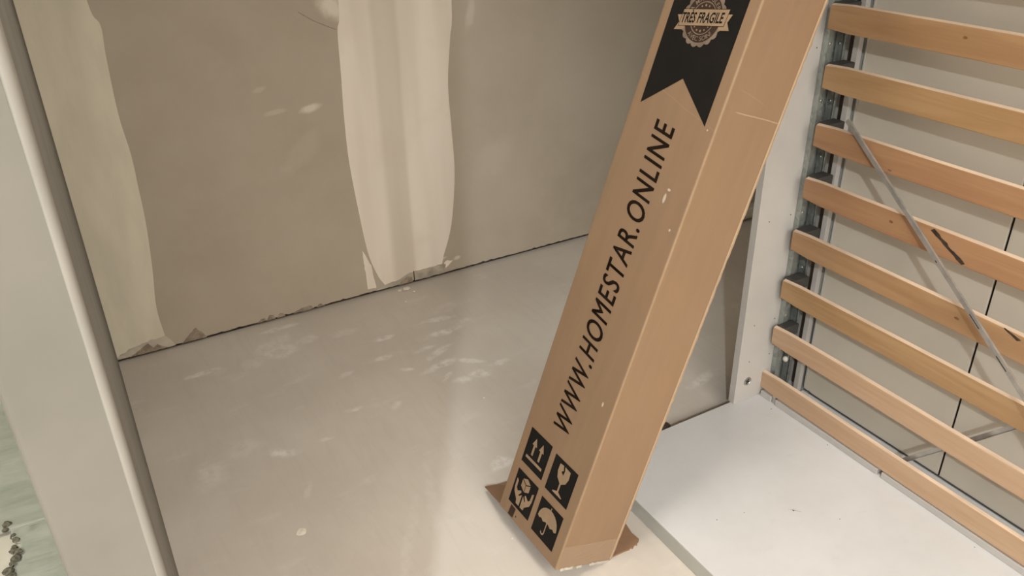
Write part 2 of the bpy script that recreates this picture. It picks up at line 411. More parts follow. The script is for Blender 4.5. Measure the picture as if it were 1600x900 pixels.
wallpatch('repair_patch', rough_line([(1.071, .012), (1.2, .012), (1.205, .05), (1.15, .052), (1.071, .05)], .0015), M['gypsum'], .0014)
wallpatch('repair_patch', rough_line([(1.205, .03), (1.24, .055), (1.215, .062), (1.2, .055)], .0015), M['compound'], .0008)
for c in ([(.197, .011), (.251, .056), (.281, .011)], [(.455, .010), (.470, .022), (.483, .024), (.492, .012)], [(.49, .010), (.502, .028), (.517, .027), (.522, .010)],
          [(.528, .010), (.539, .027), (.552, .022), (.557, .010)], [(.588, .010), (.60, .017), (.625, .023), (.655, .024), (.666, .010)],
          [(.675, .010), (.682, .019), (.694, .021), (.708, .010)], [(.03, .011), (.065, .03), (.091, .045), (.108, .024), (.12, .033), (.135, .02), (.15, .011)],
          [(1.004, .010), (1.018, .026), (1.042, .038), (1.060, .030), (1.062, .010)]):
    wallpatch('torn_paper', rough_line(c + [c[0]], .0012, .008)[:-1], M['torn'], .0016)
# pencil curve near the top of the joint
bm = bmesh.new()
tube(bm, [(.753, YW - .0004, 1.052), (.80, YW - .0004, 1.02), (.84, YW - .0004, 1.0), (.871, YW - .0004, .985)], .0009, 5)
obj('pencil_line', bm, M['torn'], wb_)
# small trowel marks standing proud of the compound, seam shadow
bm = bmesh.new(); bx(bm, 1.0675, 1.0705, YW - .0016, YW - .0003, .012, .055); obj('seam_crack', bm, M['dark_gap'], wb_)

# partition (left wall) whose narrow end faces the camera
XL, XR, Y0 = -.058, -.009, .42
bm = bmesh.new()
r = .0045
prof = [(XR, YW + .0124), (XR, Y0 + r)] 
for k in range(1, 7):
    a = k / 6 * PI / 2; prof.append((XR - r + r * math.cos(a), Y0 + r - r * math.sin(a)))
for k in range(0, 7):
    a = k / 6 * PI / 2; prof.append((XL + r - r * math.sin(a), Y0 + r - r * math.cos(a)))
prof += [(XL, YW + .0124)]
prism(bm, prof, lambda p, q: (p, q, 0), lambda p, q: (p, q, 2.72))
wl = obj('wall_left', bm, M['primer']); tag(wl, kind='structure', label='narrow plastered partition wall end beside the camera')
bm = bmesh.new()   # raised plaster arris on the corner
nz = 60
pr = []
for k in range(9):
    a = -.25 + k / 8 * 2.0; pr.append(a)
rings = []
for i in range(nz + 1):
    z = 2.72 * i / nz; rr = .0052 + .0005 * math.sin(z * 9) + random.uniform(-.00015, .00015)
    rings.append([bm.verts.new((XR - r + rr * math.cos(a), Y0 + r - rr * math.sin(a), z)) for a in pr] + [bm.verts.new((XR - r, Y0 + r, z))])
for i in range(nz):
    n = len(rings[0])
    for k in range(n): bm.faces.new([rings[i][k], rings[i][(k + 1) % n], rings[i + 1][(k + 1) % n], rings[i + 1][k]])
obj('corner_bead', bm, M['bead'], wl, smooth=True)

# ------------------------------------------------------------------ carton
CA = Matrix(((0.93983401, -0.0242703, 0.34076823), (0.02628056, 0.99965378, -0.00128375), (-0.3406191, 0.01016209, 0.94014646)))
carton = empty('cardboard_carton', (.7308, 1.1172, .0562))
carton.rotation_mode = 'QUATERNION'; carton.rotation_quaternion = CA.to_quaternion()
tag(carton, 'tall brown cardboard carton leaning to the right against the white bed cabinet, printed in black', 'box')
DA, WB, LU, TH = .168, .25, 1.97, .004
bm = bmesh.new()
def loop(inset, z, rad):
    pts = []
    for cx, cy, a0 in ((DA, 0, -PI / 2), (DA, WB, 0), (0, WB, PI / 2), (0, 0, PI)):
        sx = -1 if cx else 1; sy = -1 if cy else 1
        ccx, ccy = cx + sx * (inset + rad), cy + sy * (inset + rad)
        for k in range(4):
            a = a0 + k / 3 * PI / 2; pts.append((ccx + rad * math.cos(a), ccy + rad * math.sin(a), z))
    return pts
NS = 40
outer = []; inner = []
for i in range(NS + 1):
    z = LU * i / NS
    o_ = loop(0, z, .0035)
    # gently bruised faces
    pts = []
    for (x, y, zz) in o_:
        jx = .0008 * math.sin(zz * 7 + y * 9); jy = .0008 * math.sin(zz * 5.3 + x * 11)
        if i == 0: zz += random.uniform(-.0012, .0012)
        pts.append((x, y, zz))
    outer.append([bm.verts.new(p) for p in pts]); inner.append([bm.verts.new(p) for p in loop(TH, z, .001)])
n = len(outer[0])
for i in range(NS):
    for k in range(n):
        bm.faces.new([outer[i][k], outer[i][(k + 1) % n], outer[i + 1][(k + 1) % n], outer[i + 1][k]])
        bm.faces.new([inner[i][(k + 1) % n], inner[i][k], inner[i + 1][k], inner[i + 1][(k + 1) % n]])
for k in range(n):
    bm.faces.new([outer[0][(k + 1) % n], outer[0][k], inner[0][k], inner[0][(k + 1) % n]])
    bm.faces.new([outer[NS][k], outer[NS][(k + 1) % n], inner[NS][(k + 1) % n], inner[NS][k]])
obj('carton_body', bm, M['card'], carton)
# inner flap closing the bottom, folded inwards
box_o('inner_flap', (TH + .001, DA - TH - .001, TH + .001, WB - TH - .001, .004, .008), M['card_flap'], carton)
box_o('top_flap', (TH + .001, DA - TH - .001, TH + .001, WB - TH - .001, LU - .010, LU - .006), M['card_flap'], carton)
# rough cut edge of the overlapping side
bm = bmesh.new(); N = 150; rows = []
for i in range(N + 1):
    z = .004 + (LU - .02) * i / N
    w = .0042 + random.uniform(-.0009, .0009) + (.0016 if random.random() < .06 else 0); d = -.0018 + random.uniform(-.0005, .0005)
    rows.append([bm.verts.new(p) for p in ((DA - .0035, -.0004, z), (DA - .001, d, z), (DA + w - .001, d + .0004, z), (DA + w, .0035, z), (DA - .0002, .0042, z))])
for i in range(N):
    for k in range(5): bm.faces.new([rows[i][k], rows[i][(k + 1) % 5], rows[i + 1][(k + 1) % 5], rows[i + 1][k]])
bm.faces.new(rows[0]); bm.faces.new(rows[-1][::-1])
obj('cut_edge', bm, M['card_cut'], carton)
# flaps in world space, converted to carton space
inv = Matrix.Translation((.7308, 1.1172, .0562)) @ CA.to_4x4(); inv = inv.inverted()
def worldflap(name, pts, th, mat):
    bm = bmesh.new(); a = [bm.verts.new(inv @ Vector(p)) for p in pts]; b = [bm.verts.new(inv @ (Vector(p) + Vector((0, 0, th)))) for p in pts]
    n = len(pts); bm.faces.new(a); bm.faces.new(b[::-1])
    for i in range(n): bm.faces.new([a[i], b[i], b[(i + 1) % n], a[(i + 1) % n]])
    bmesh.ops.triangulate(bm, faces=[f for f in bm.faces if len(f.verts) > 4])
    return obj(name, bm, mat, carton)
worldflap('bottom_flap', [(.728, 1.371, .056), (.742, 1.475, .021), (.780, 1.478, .008), (.88, 1.475, .001), (.886, 1.376, .004)], .004, M['card_flap'])
rf = [(.897, 1.124, .0005), (.93, 1.123, .0005)]
for k in range(8): rf.append((.945 + k * .005, 1.120 + random.uniform(-.003, .004) + k * .001, .0008))
rf += [(.985, 1.135, .001), (.982, 1.16, .001), (.990, 1.20, .001), (.985, 1.37, .001), (.895, 1.372, .0005)]
worldflap('bottom_flap', rf, .004, M['card_flap'])
# white torn paper along the bottom rim
bm = bmesh.new()
for (a0, a1) in ((.012, .045), (.06, .075), (.10, .165)):
    k = a0
    while k < a1:
        d = random.uniform(.003, .007)
        vs = [bm.verts.new(p) for p in ((k, -.0015, random.uniform(.001, .004)), (k + d, -.0016, random.uniform(.001, .005)), (k + d * .9, -.0035, -.003 + random.uniform(-.002, .001)), (k + .1 * d, -.003, -.002))]
        bm.faces.new(vs); k += d * .9
bmesh.ops.solidify(bm, geom=bm.faces[:], thickness=.0008)
tag(obj('torn_edge', bm, M['crumb'], carton), kind='stuff')
# clear tape wrapped over the bottom of the narrow side
bm = bmesh.new(); bx(bm, .004, DA - .004, -.0009, -.0003, .002, .062); obj('clear_tape', bm, M['tape'], carton)

for (a0, z0, a1, z1) in ((.030, .030, .095, .052), (.045, .022, .100, .034), (.060, .012, .150, .040), (.100, .050, .130, .058)):
    bm = bmesh.new(); vs = [bm.verts.new(p) for p in ((a0, -.0011, z0), ((a0 + a1) / 2, -.0011, (z0 + z1) / 2 - .0012), (a1, -.0011, z1), ((a0 + a1) / 2, -.0011, (z0 + z1) / 2 - .0004))]
    bm.faces.new(vs); obj('tape_wrinkle', bm, M['card_cut'], carton)
# --- prints on the wide side: coordinates p (to the right = -b), q (up the carton)
def face_pt(off): return lambda p, q: (-off, -p, q)
def decal(name, polys, mat, off, parent, fn=None):
    bm = bmesh.new(); f = fn or face_pt(off)
    for pts in polys:
        vs = [bm.verts.new(f(p, q)) for p, q in pts]
        for tri in tessellate_polygon([[Vector((p, q, 0)) for p, q in pts]]):
            try: bm.faces.new([vs[i] for i in tri])
            except ValueError: pass
    return obj(name, bm, mat, parent)
def text_polys(body, shear=0.0, bold=0.0, track=1.0):
    cu = bpy.data.curves.new('t', 'FONT'); cu.body = body; cu.size = 1; cu.shear = 0; cu.offset = bold; cu.space_character = track; cu.resolution_u = 4
    o = bpy.data.objects.new('t', cu); COL.objects.link(o)
    bpy.context.view_layer.update()
    me = bpy.data.meshes.new_from_object(o.evaluated_get(bpy.context.evaluated_depsgraph_get()))
    vs = [(v.co.x + shear * v.co.y, v.co.y) for v in me.vertices]; fs = [list(p.vertices) for p in me.polygons]
    bpy.data.objects.remove(o); bpy.data.meshes.remove(me); bpy.data.curves.remove(cu)
    return vs, fs
def bbox(vs): xs = [v[0] for v in vs]; ys = [v[1] for v in vs]; return min(xs), max(xs), min(ys), max(ys)
def flat_mesh(name, vs, fs, fn, mat, parent):
    me = bpy.data.meshes.new(name); me.from_pydata([fn(*v) for v in vs], [], fs); me.materials.append(mat)
    o = bpy.data.objects.new(name, me); COL.objects.link(o); o.parent = parent; return o
# web address, running up the carton, letter by letter with wide tracking
def spaced(body, track, shear, bold=0.0, spacew=.3):
    V, Fc = [], []; x = 0
    for ch in body:
        if ch == ' ': x += spacew; continue
        vs, fs = text_polys(ch, 0, bold); a, b, c, d = bbox(vs); n0 = len(V)
        V += [(v[0] - a + x + shear * v[1], v[1]) for v in vs]; Fc += [[i + n0 for i in f] for f in fs]
        x += (b - a) + track
    return V, Fc
V0, F0 = text_polys('WWW.HOMESTAR.ONLINE', .22, 0, 1.16)
V, Fc = [], []
for dx_, dy_ in ((-.011, -.009), (.011, -.009), (-.011, .009), (.011, .009)):
    n0 = len(V); V += [(v[0] + dx_, v[1] + dy_) for v in V0]; Fc += [[i + n0 for i in f] for f in F0]
a, b, c, d = bbox(V); cap = bbox(text_polys('H')[0])[3]
s0, s1 = .288, 1.008
sx = (s1 - s0) / (b - a); sy = .0565 / cap
flat_mesh('printed_lettering', V, Fc, lambda x, y: (-.0006, .102 + y * sy, s0 + (x - a) * sx), M['letter'], carton)['label'] = 'dark lettering reading WWW.HOMESTAR.ONLINE'
# ribbon
rib = decal('printed_ribbon', [[(-.2225, 1.0265), (-.127, 1.0965), (-.0295, 1.0245), (-.0285, 1.55), (-.2245, 1.55)]], M['print_ink'], .0005, carton)
rib['label'] = 'black printed ribbon with forked tail'
# seal in the ribbon, turned slightly
cx, cy, th_ = -.128, 1.2145, math.radians(8)
def sf(off, sk=0.0):
    def f(x, y):
        X = x * math.cos(th_) - y * math.sin(th_); Y = x * math.sin(th_) + y * math.cos(th_)
        return (-off, -(cx + X), cy + Y)
    return f
NSC = 18
scal = []
for i in range(NSC * 6):
    a = 2 * PI * i / (NSC * 6); k = (i % 6) / 6
    scal.append(((.0515 + .0045 * abs(math.cos(PI * k))) * math.cos(a), (.0515 + .0045 * abs(math.cos(PI * k))) * math.sin(a)))
circ = lambda r, n=48: [(r * math.cos(2 * PI * i / n), r * math.sin(2 * PI * i / n)) for i in range(n)]
seal = decal('printed_seal', [scal], M['print_dim'], .0008, rib, sf(.0008))
def ringd(name, r0, r1, mat, off):
    bm = bmesh.new(); f = sf(off); A = [bm.verts.new(f(*p)) for p in circ(r0)]; B = [bm.verts.new(f(*p)) for p in circ(r1)]
    for i in range(48): bm.faces.new([A[i], A[(i + 1) % 48], B[(i + 1) % 48], B[i]])
    return obj(name, bm, mat, rib)
decal('seal_disc', [circ(.0465)], M['print_brown'], .0010, rib, sf(.0010))
ringd('seal_ring', .0300, .0320, M['print_dim'], .0012)
stars = []
def star(x, y, r, rot=0):
    return [(x + (r if i % 2 == 0 else r * .42) * math.cos(rot + PI / 2 + i * PI / 5), y + (r if i % 2 == 0 else r * .42) * math.sin(rot + PI / 2 + i * PI / 5)) for i in range(10)]
for i in range(5):
    a = PI / 2 + (i - 2) * .42; stars.append(star(.0235 * math.cos(a), .0235 * math.sin(a) + .001, .0022 + .0012 * (1 - abs(i - 2) / 2)))
    a = -PI / 2 + (i - 2) * .42; stars.append(star(.0235 * math.cos(a), .0235 * math.sin(a) - .001, .0022 + .0012 * (1 - abs(i - 2) / 2)))
for st_ in stars: decal('seal_star', [st_], M['print_card'], .0012, rib, sf(.0012))
def arc_text(body, rad, ang_mid, top, size):
    V, Fc = [], []; items = []; x = 0
    for ch in body:
        if ch == ' ': x += size * .35; continue
        vs, fs = text_polys(ch, 0, .012); a, b, c, d = bbox(vs); w = (b - a) * size
        items.append((x + w / 2, vs, fs, a, b)); x += w + size * .10
    tot = x
    for xc, vs, fs, a, b in items:
        an = (xc - tot / 2) / rad; n0 = len(V)
        for v in vs:
            lx = (v[0] - (a + b) / 2) * size; ly = v[1] * size
            if top: A = ang_mid - an; rr = rad + ly; X = rr * math.cos(A) + lx * math.sin(A); Y = rr * math.sin(A) - lx * math.cos(A)
            else: A = ang_mid + an; rr = rad - ly; X = rr * math.cos(A) - lx * math.sin(A); Y = rr * math.sin(A) + lx * math.cos(A)
            V.append((X, Y))
        Fc += [[i + n0 for i in f] for f in fs]
    return V, Fc
V, Fc = arc_text('AVEC SOIN!', .0435, -PI / 2, False, .0125)
flat_mesh('seal_lettering', V, Fc, sf(.0012), M['print_dim'], rib)['label'] = 'small curved lettering AVEC SOIN!'
V, Fc = arc_text('A MANIPULER', .0345, PI / 2, True, .0125)
flat_mesh('seal_lettering', V, Fc, sf(.0012), M['print_dim'], rib)
for pl_ in ([(-.0725, -.0225), (-.062, -.0075), (-.070, .0065), (-.045, .0065), (-.045, -.0225)], [(.0725, -.0225), (.064, -.0075), (.073, .0075), (.045, .0075), (.045, -.0225)]): decal('banner_tail', [pl_], M['print_card'], .0014, rib, sf(.0014))
decal('banner_outline', [[(-.0635, -.0155), (-.0555, .0175), (.0650, .0175), (.0575, -.0155)]], M['print_ink'], .0016, rib, sf(.0016))
decal('seal_banner', [[(-.0620, -.0145), (-.0545, .0165), (.0640, .0165), (.0565, -.0145)]], M['print_card'], .0018, rib, sf(.0018))
V, Fc = text_polys('TRÈS FRAGILE', .24, .026, 1.02)
a, b, c, d = bbox(V); k1 = .110 / (b - a); k2 = .0185 / cap
flat_mesh('banner_lettering', V, Fc, lambda x, y: sf(.0020)(-.0560 + (x - a) * k1, -.0085 + y * k2), M['print_ink'], rib)['label'] = 'black lettering TRÈS FRAGILE on a banner'
# four handling symbols
def symbol(name, p0, q0, polys, label, w=.087, h=.092):
    sq = decal(name, [[(p0, q0), (p0 + w, q0), (p0 + w, q0 + h), (p0, q0 + h)]], M['print_ink'], .0006, carton); sq['label'] = label
    decal('symbol_mark', [[(p0 + x * w, q0 + y * h) for x, y in pl_] for pl_ in polys], M['print_card'], .0010, sq)
arrow = lambda x: [(x - .04, .34), (x + .04, .34), (x + .04, .62), (x + .11, .62), (x, .84), (x - .11, .62), (x - .04, .62)]
symbol('printed_symbol', -.2225, .1475, [arrow(.34), arrow(.66), [(.12, .18), (.88, .18), (.88, .26), (.12, .26)]], 'black square with two up arrows over a bar')
glass = [(.27, .88), (.42, .90), (.47, .78), (.40, .72), (.50, .66), (.52, .80), (.48, .90), (.73, .88), (.74, .68), (.68, .52), (.56, .44), (.53, .42), (.53, .20), (.70, .13), (.70, .10), (.30, .10), (.30, .13), (.47, .20), (.47, .42), (.44, .44), (.32, .52), (.26, .68)]
symbol('printed_symbol', -.1178, .1415, [glass], 'black square with a cracked wine glass')
umb = [(.08, .50)] + [(.5 + .42 * math.cos(a), .50 + .38 * math.sin(a)) for a in [PI - i * PI / 12 for i in range(1, 12)]] + [(.92, .50), (.84, .46), (.76, .50), (.66, .45), (.56, .50), (.52, .49), (.52, .20), (.49, .14), (.43, .12), (.37, .15), (.36, .20), (.39, .20), (.42, .16), (.47, .18), (.485, .22), (.485, .49), (.44, .50), (.34, .45), (.24, .50), (.16, .46)]
symbol('printed_symbol', -.1163, .0275, [umb, [(.485, .87), (.515, .87), (.515, .95), (.485, .95)]], 'black square with an umbrella')
cubeT = [(.50, .94), (.68, .86), (.50, .77), (.32, .86)]; cubeL = [(.31, .83), (.49, .745), (.49, .55), (.31, .64)]; cubeR = [(.51, .745), (.69, .83), (.69, .64), (.51, .55)]
hl = [(.08, .74), (.16, .70), (.17, .50), (.24, .44), (.38, .52), (.42, .48), (.33, .36), (.36, .34), (.47, .44), (.47, .10), (.32, .10), (.30, .20), (.12, .36), (.08, .50)]
hr = [(1 - x, y) for x, y in hl]
symbol('printed_symbol', -.2215, .0345, [cubeT, cubeL, cubeR, hl, hr], 'black square with two hands holding a cube')
decal('ink_smudge', [[(-.2085, .003), (-.188, .004), (-.186, .030), (-.206, .031)], [(-.18, .012), (-.176, .012), (-.176, .017), (-.18, .017)]], M['print_brown'], .0007, carton)

# ------------------------------------------------------------------ wall bed cabinet
cab = empty('bed_cabinet', (1.03, 1.396, 0))
tag(cab, 'white laminate folding bed cabinet with a broad base board beside the leaning carton', 'cabinet')
off = Vector((-1.03, -1.396, 0))
def cb(name, b, mat, bev=.0006, parent=None):
    x0, x1, y0, y1, z0, z1 = b
    return box_o(name, (x0 + off.x, x1 + off.x, y0 + off.y, y1 + off.y, z0, z1), mat, parent or cab, bev)
cb('base_board', (1.0315, 1.76, -.75, 1.396, 0.0, .048), M['board'], .0012)
cb('front_edging', (1.030, 1.0312, -.75, 1.396, .002, .0465), M['edging'], .0003)
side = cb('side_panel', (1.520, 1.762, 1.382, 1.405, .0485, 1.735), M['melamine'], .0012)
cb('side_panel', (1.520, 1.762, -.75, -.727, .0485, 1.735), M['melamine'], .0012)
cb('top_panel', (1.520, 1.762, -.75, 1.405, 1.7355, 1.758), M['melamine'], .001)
cb('back_panel', (1.735, 1.741, .8755, 1.318, .062, 1.73), M['panel'], .0015)
cb('back_panel', (1.735, 1.741, -.72, .870, .062, 1.73), M['panel'], .0015)
cb('gap_dark_backing', (1.752, 1.757, -.725, 1.380, .049, 1.73), M['dark_brown'])  # dark board added behind the panels so their gap reads dark
# raised bead down the panel edge and stop rail under it
cb('panel_bead', (1.7325, 1.735, 1.313, 1.318, .068, 1.73), M['edging'], .0008)
cb('guide_rail', (1.712, 1.728, 1.322, 1.338, .0485, 1.73), M['melamine'], .001)
cb('guide_rail', (1.740, 1.746, 1.324, 1.340, .0485, 1.73), M['edging'], .001)
cb('bottom_rail', (1.668, 1.7325, -.72, 1.318, .0485, .0605), M['board'], .0012)
bm = bmesh.new(); tube(bm, [(1.7335 + off.x, y_ + off.y, z_) for y_, z_ in ((1.3195, .34), (1.3195, .090), (1.318, .074), (1.312, .066), (1.303, .0655), (1.298, .0675), (1.292, .0645), (1.28, .0640), (.60, .0640), (-.70, .0640))], .0016, 6)
obj('gap_shade_line', bm, M['holder'], cab)  # dark tube drawn in place of the shaded gap around the panel
# drilled holes
for x, z in ((1.638, 1.059), (1.56, .621), (1.638, .623), (1.56, .304), (1.638, .304), (1.56, .183), (1.638, .185)):
    bm = bmesh.new(); lathe(bm, [(.0016, 0), (.0016, .0006)], 'Y', (x + off.x, 1.3813 + off.y, z), 10); obj('screw_hole', bm, M['hole'], side)
# cam lock
bm = bmesh.new(); lathe(bm, [(.0140, .0), (.0140, -.0012), (.0115, -.0018), (.0105, -.0004)], 'Y', (1.564 + off.x, 1.382 + off.y, .1145), 24)
camo = obj('cam_fitting', bm, M['zinc'], side, smooth=False)
for rt in (0, PI / 2):
    bm = bmesh.new(); bx(bm, -.0085, .0085, -.0009, .0007, -.0016, .0016)
    bmesh.ops.rotate(bm, verts=bm.verts, cent=(0, 0, 0), matrix=Matrix.Rotation(rt + .5, 3, 'Y'))
    bmesh.ops.translate(bm, verts=bm.verts, vec=(1.564 + off.x, 1.3812 + off.y, .1145)); obj('cam_slot', bm, M['hole'], side)
# marks on the base board
for (x, y, r0, r1, an) in ((1.339, .982, .0022, .0012, 0), (1.157, 1.055, .0015, .0012, 0), (1.231, 1.039, .0012, .001, 0), (1.597, 1.309, .0015, .001, 0), (1.608, 1.113, .0016, .0012, 0), (1.413, .904, .0013, .001, .3), (1.606, .682, .0012, .001, 0)):
    bm = bmesh.new(); lathe(bm, [(r0, .0478), (r0, .0483)], 'Z', (x + off.x, y + off.y, 0), 8); obj('nick', bm, M['dark_brown'], cab)
bm = bmesh.new(); tube(bm, [(1.330 + off.x, .992 + off.y, .0482), (1.339 + off.x, .985 + off.y, .0483), (1.352 + off.x, .968 + off.y, .0482)], [.0004, .0009, .0003], 5); obj('nick', bm, M['zinc'], cab)

# ------------------------------------------------------------------ bed frame with slats
bed = empty('folding_bed_frame', (1.66, 1.372, .0485))
tag(bed, 'folded up slatted bed frame with beech slats and galvanised rail standing inside the white cabinet', 'bed')
bo = Vector((-1.66, -1.372, -.0485))
# galvanised channel: folded profile
bm = bmesh.new()
P = [(1.6555, 1.3805), (1.6555, 1.3660), (1.672, 1.3660), (1.672, 1.3795), (1.7005, 1.3795), (1.7005, 1.371), (1.694, 1.371), (1.694, 1.356), (1.7005, 1.356), (1.7005, 1.348), (1.690, 1.346)]
t_ = .0013
def offset_poly(P, t):
    out = []
    for i, p in enumerate(P):
        p0 = Vector(P[max(i - 1, 0)]); p1 = Vector(P[min(i + 1, len(P) - 1)]); pp = Vector(p)
        n = Vector((0, 0))
        for q0, q1 in ((p0, pp), (pp, p1)):
            d = q1 - q0
            if d.length > 1e-9: d.normalize(); n += Vector((-d.y, d.x))
        out.append((pp.x + n.x * t, pp.y + n.y * t))
    return out
P2 = offset_poly(P, -t_)
prism(bm, P + P2[::-1], lambda p, q: (p + bo.x, q + bo.y, 0), lambda p, q: (p + bo.x, q + bo.y, 1.66))
bmesh.ops.triangulate(bm, faces=[f for f in bm.faces if len(f.verts) > 4])
rail = obj('steel_rail', bm, M['galv'], bed)
box_o('rail_groove_shade', (1.6745 + bo.x, 1.6830 + bo.x, 1.3760 + bo.y, 1.3784 + bo.y, 0, 1.66), M['holder'], rail)  # dark strip painting the shade inside the channel groove
def screw(x, y, z, r, axis, mat='zinc'):
    bm = bmesh.new(); lathe(bm, [(r, 0), (r, -.0016), (r * .7, -.0026)], axis, (x + bo.x, y + bo.y, z + bo.z), 14); s = obj('screw', bm, M[mat], rail, True)
for z in (1.068, .930, .63, .315, .20): screw(1.6635, 1.3657, z, .0042, 'Y')
for z in (1.066, .926, .78, .46): screw(1.6936, 1.3635, z, .0042, 'X')
for z in (1.07, .93): 
    bm = bmesh.new(); lathe(bm, [(.0018, 0), (.0018, -.0004)], 'X', (1.6908 + bo.x, 1.3635 + bo.y, z - .002 + bo.z), 8); obj('screw_recess', bm, M['hole'], rail)
bm = bmesh.new(); lathe(bm, [(.0085, 0), (.009, -.006), (.006, -.010), (.002, -.011)], 'X', (1.6925 + bo.x, 1.363 + bo.y, .160 + bo.z), 16); obj('round_bolt', bm, M['crumb'], rail, True)
# bed frame foot rail
box_o('foot_rail', (1.6185 + bo.x, 1.655 + bo.x, 1.335 + bo.y, 1.375 + bo.y, 0, .0185), M['melamine'], bed, .0015)
box_o('foot_rail', (1.6185 + bo.x, 1.655 + bo.x, .965 + bo.y, 1.318 + bo.y, 0, .0185), M['melamine'], bed, .0015)
box_o('foot_rail', (1.6185 + bo.x, 1.655 + bo.x, -.70 + bo.y, .952 + bo.y, 0, .0185), M['melamine'], bed, .0015)
box_o('rail_foot', (1.622 + bo.x, 1.650 + bo.x, 1.321 + bo.y, 1.332 + bo.y, 0, .03), M['steel'], bed)
# slats
tops = [1.171, 1.034, .890, .749, .596, .449, .2956, .135]
ends = [1.345, 1.334, 1.333, 1.339, 1.350, 1.358, 1.365, 1.381]
more = [1.318, 1.465, 1.612]
for i, z in enumerate(tops + more):
    ye = ends[i] if i < 8 else 1.345
    bow = .004 if i in (3, 4, 6) else .002
    bm = bmesh.new(); n = 36; H_ = .064; y1 = -.70; rings = []
    for k in range(n + 1):
        f = k / n; y = ye + (y1 - ye) * f
        X = 1.6255 - bow * math.sin(PI * f) * 1.0 + .0012 * math.sin(f * 17 + i)
        inset = .004 if k in (0, n) else 0
        sag = .0025 * math.sin(f * 6 + i * 2) if i in (4, 5) else 0
        sec = [(X - .0045, z - H_ + .001 + inset), (X - .0055, z - H_ + .003 + inset), (X - .0058, z - .0045 - inset), (X - .0048, z - .0028 - inset), (X + .0045, z - inset * .8), (X + .0055, z - .0015 - inset), (X + .005, z - H_ + inset)]
        rings.append([bm.verts.new((a + bo.x, y + bo.y, c + sag + bo.z)) for a, c in sec])
    m = len(rings[0])
    for k in range(n):
        for j in range(m):
            f = bm.faces.new([rings[k][j], rings[k][(j + 1) % m], rings[k + 1][(j + 1) % m], rings[k + 1][j]])
            if j in (3, 4): f.material_index = 1
    bm.faces.new(rings[0]).material_index = 1; bm.faces.new(rings[-1][::-1])
    wm = WOODS[3] if i in (6, 7) else WOODS[(i * 2 + i // 3) % 3]
    s = obj('slat', bm, [wm, M['lit_edge_wood']], bed)
    # dark rubber holder behind the end of the slat
    bm = bmesh.new(); bx(bm, 1.6325 + bo.x, 1.6890 + bo.x, ye - .03 + bo.y, min(ye + .006, 1.364) + bo.y, z - .034 + bo.z, z - .001 + bo.z, .003, 2)
    obj('slat_holder', bm, M['holder'], s)
    if i == 7: bpy.data.objects.remove(bpy.data.objects[s.children[0].name])
    def mark(y, zc, ry, rz, mat, rot=0, nm='knot'):
        bm = bmesh.new(); vs = []
        for k in range(14):
            a = 2 * PI * k / 14; rr = 1 + random.uniform(-.2, .2)
            u, v = ry * rr * math.cos(a), rz * rr * math.sin(a)
            u, v = u * math.cos(rot) - v * math.sin(rot), u * math.sin(rot) + v * math.cos(rot)
            f = (ye - y - u) / (ye - y1); X = 1.6255 - bow * math.sin(PI * f) + .0012 * math.sin(f * 17 + i) - .0060
            vs.append(bm.verts.new((X + bo.x, y + u + bo.y, zc + v + bo.z)))
        bm.faces.new(vs); obj(nm, bm, mat, s)
    if i == 3: mark(1.076, .721, .006, .003, M['knot'])
    if i == 4: mark(.871, .565, .006, .003, M['knot'])
    if i == 2: mark(1.108, .836, .005, .002, M['knot'])
    if i == 0: mark(1.005, 1.147, .005, .003, M['knot'])
    if i == 3:  # strut shadow drawn as a dark ragged strip
        f = lambda p, q: (1.6255 - bow * math.sin(PI * (ye - p) / (ye - y1)) + .0012 * math.sin((ye - p) / (ye - y1) * 17 + i) - .0062 + bo.x, p + bo.y, q + bo.z)
        bm = bmesh.new(); L1 = []; L2 = []
        for k in range(13):
            ff = k / 12; y = .974 - .086 * ff; zz = .7405 - .050 * ff; w = .0030 + random.uniform(-.0012, .0018)
            L1.append((y + w, zz - w * .6)); L2.append((y - w, zz + w * .8))
        bm.faces.new([bm.verts.new(f(*p)) for p in L1 + L2[::-1]]); bmesh.ops.triangulate(bm, faces=bm.faces[:]); obj('strut_shadow', bm, M['strut_shade'], s)
    if i == 4:  # strut shadow continued on the next slat as a dark shape
        f = lambda p, q: (1.6255 - bow * math.sin(PI * (ye - p) / (ye - y1)) + .0012 * math.sin((ye - p) / (ye - y1) * 17 + i) - .0062 + bo.x, p + bo.y, q + bo.z)
        bm = bmesh.new(); L1 = []; L2 = []
        for k in range(8):
            ff = k / 7; y = .769 - .036 * ff; zz = .594 - .012 * ff; w = .0012 + .0022 * ff + random.uniform(-.0005, .0008)
            L1.append((y + w, zz - w)); L2.append((y - w, zz + w * .3))
        bm.faces.new([bm.verts.new(f(*p)) for p in L1 + L2[::-1]]); bmesh.ops.triangulate(bm, faces=bm.faces[:]); obj('strut_shadow', bm, M['strut_shade'], s)

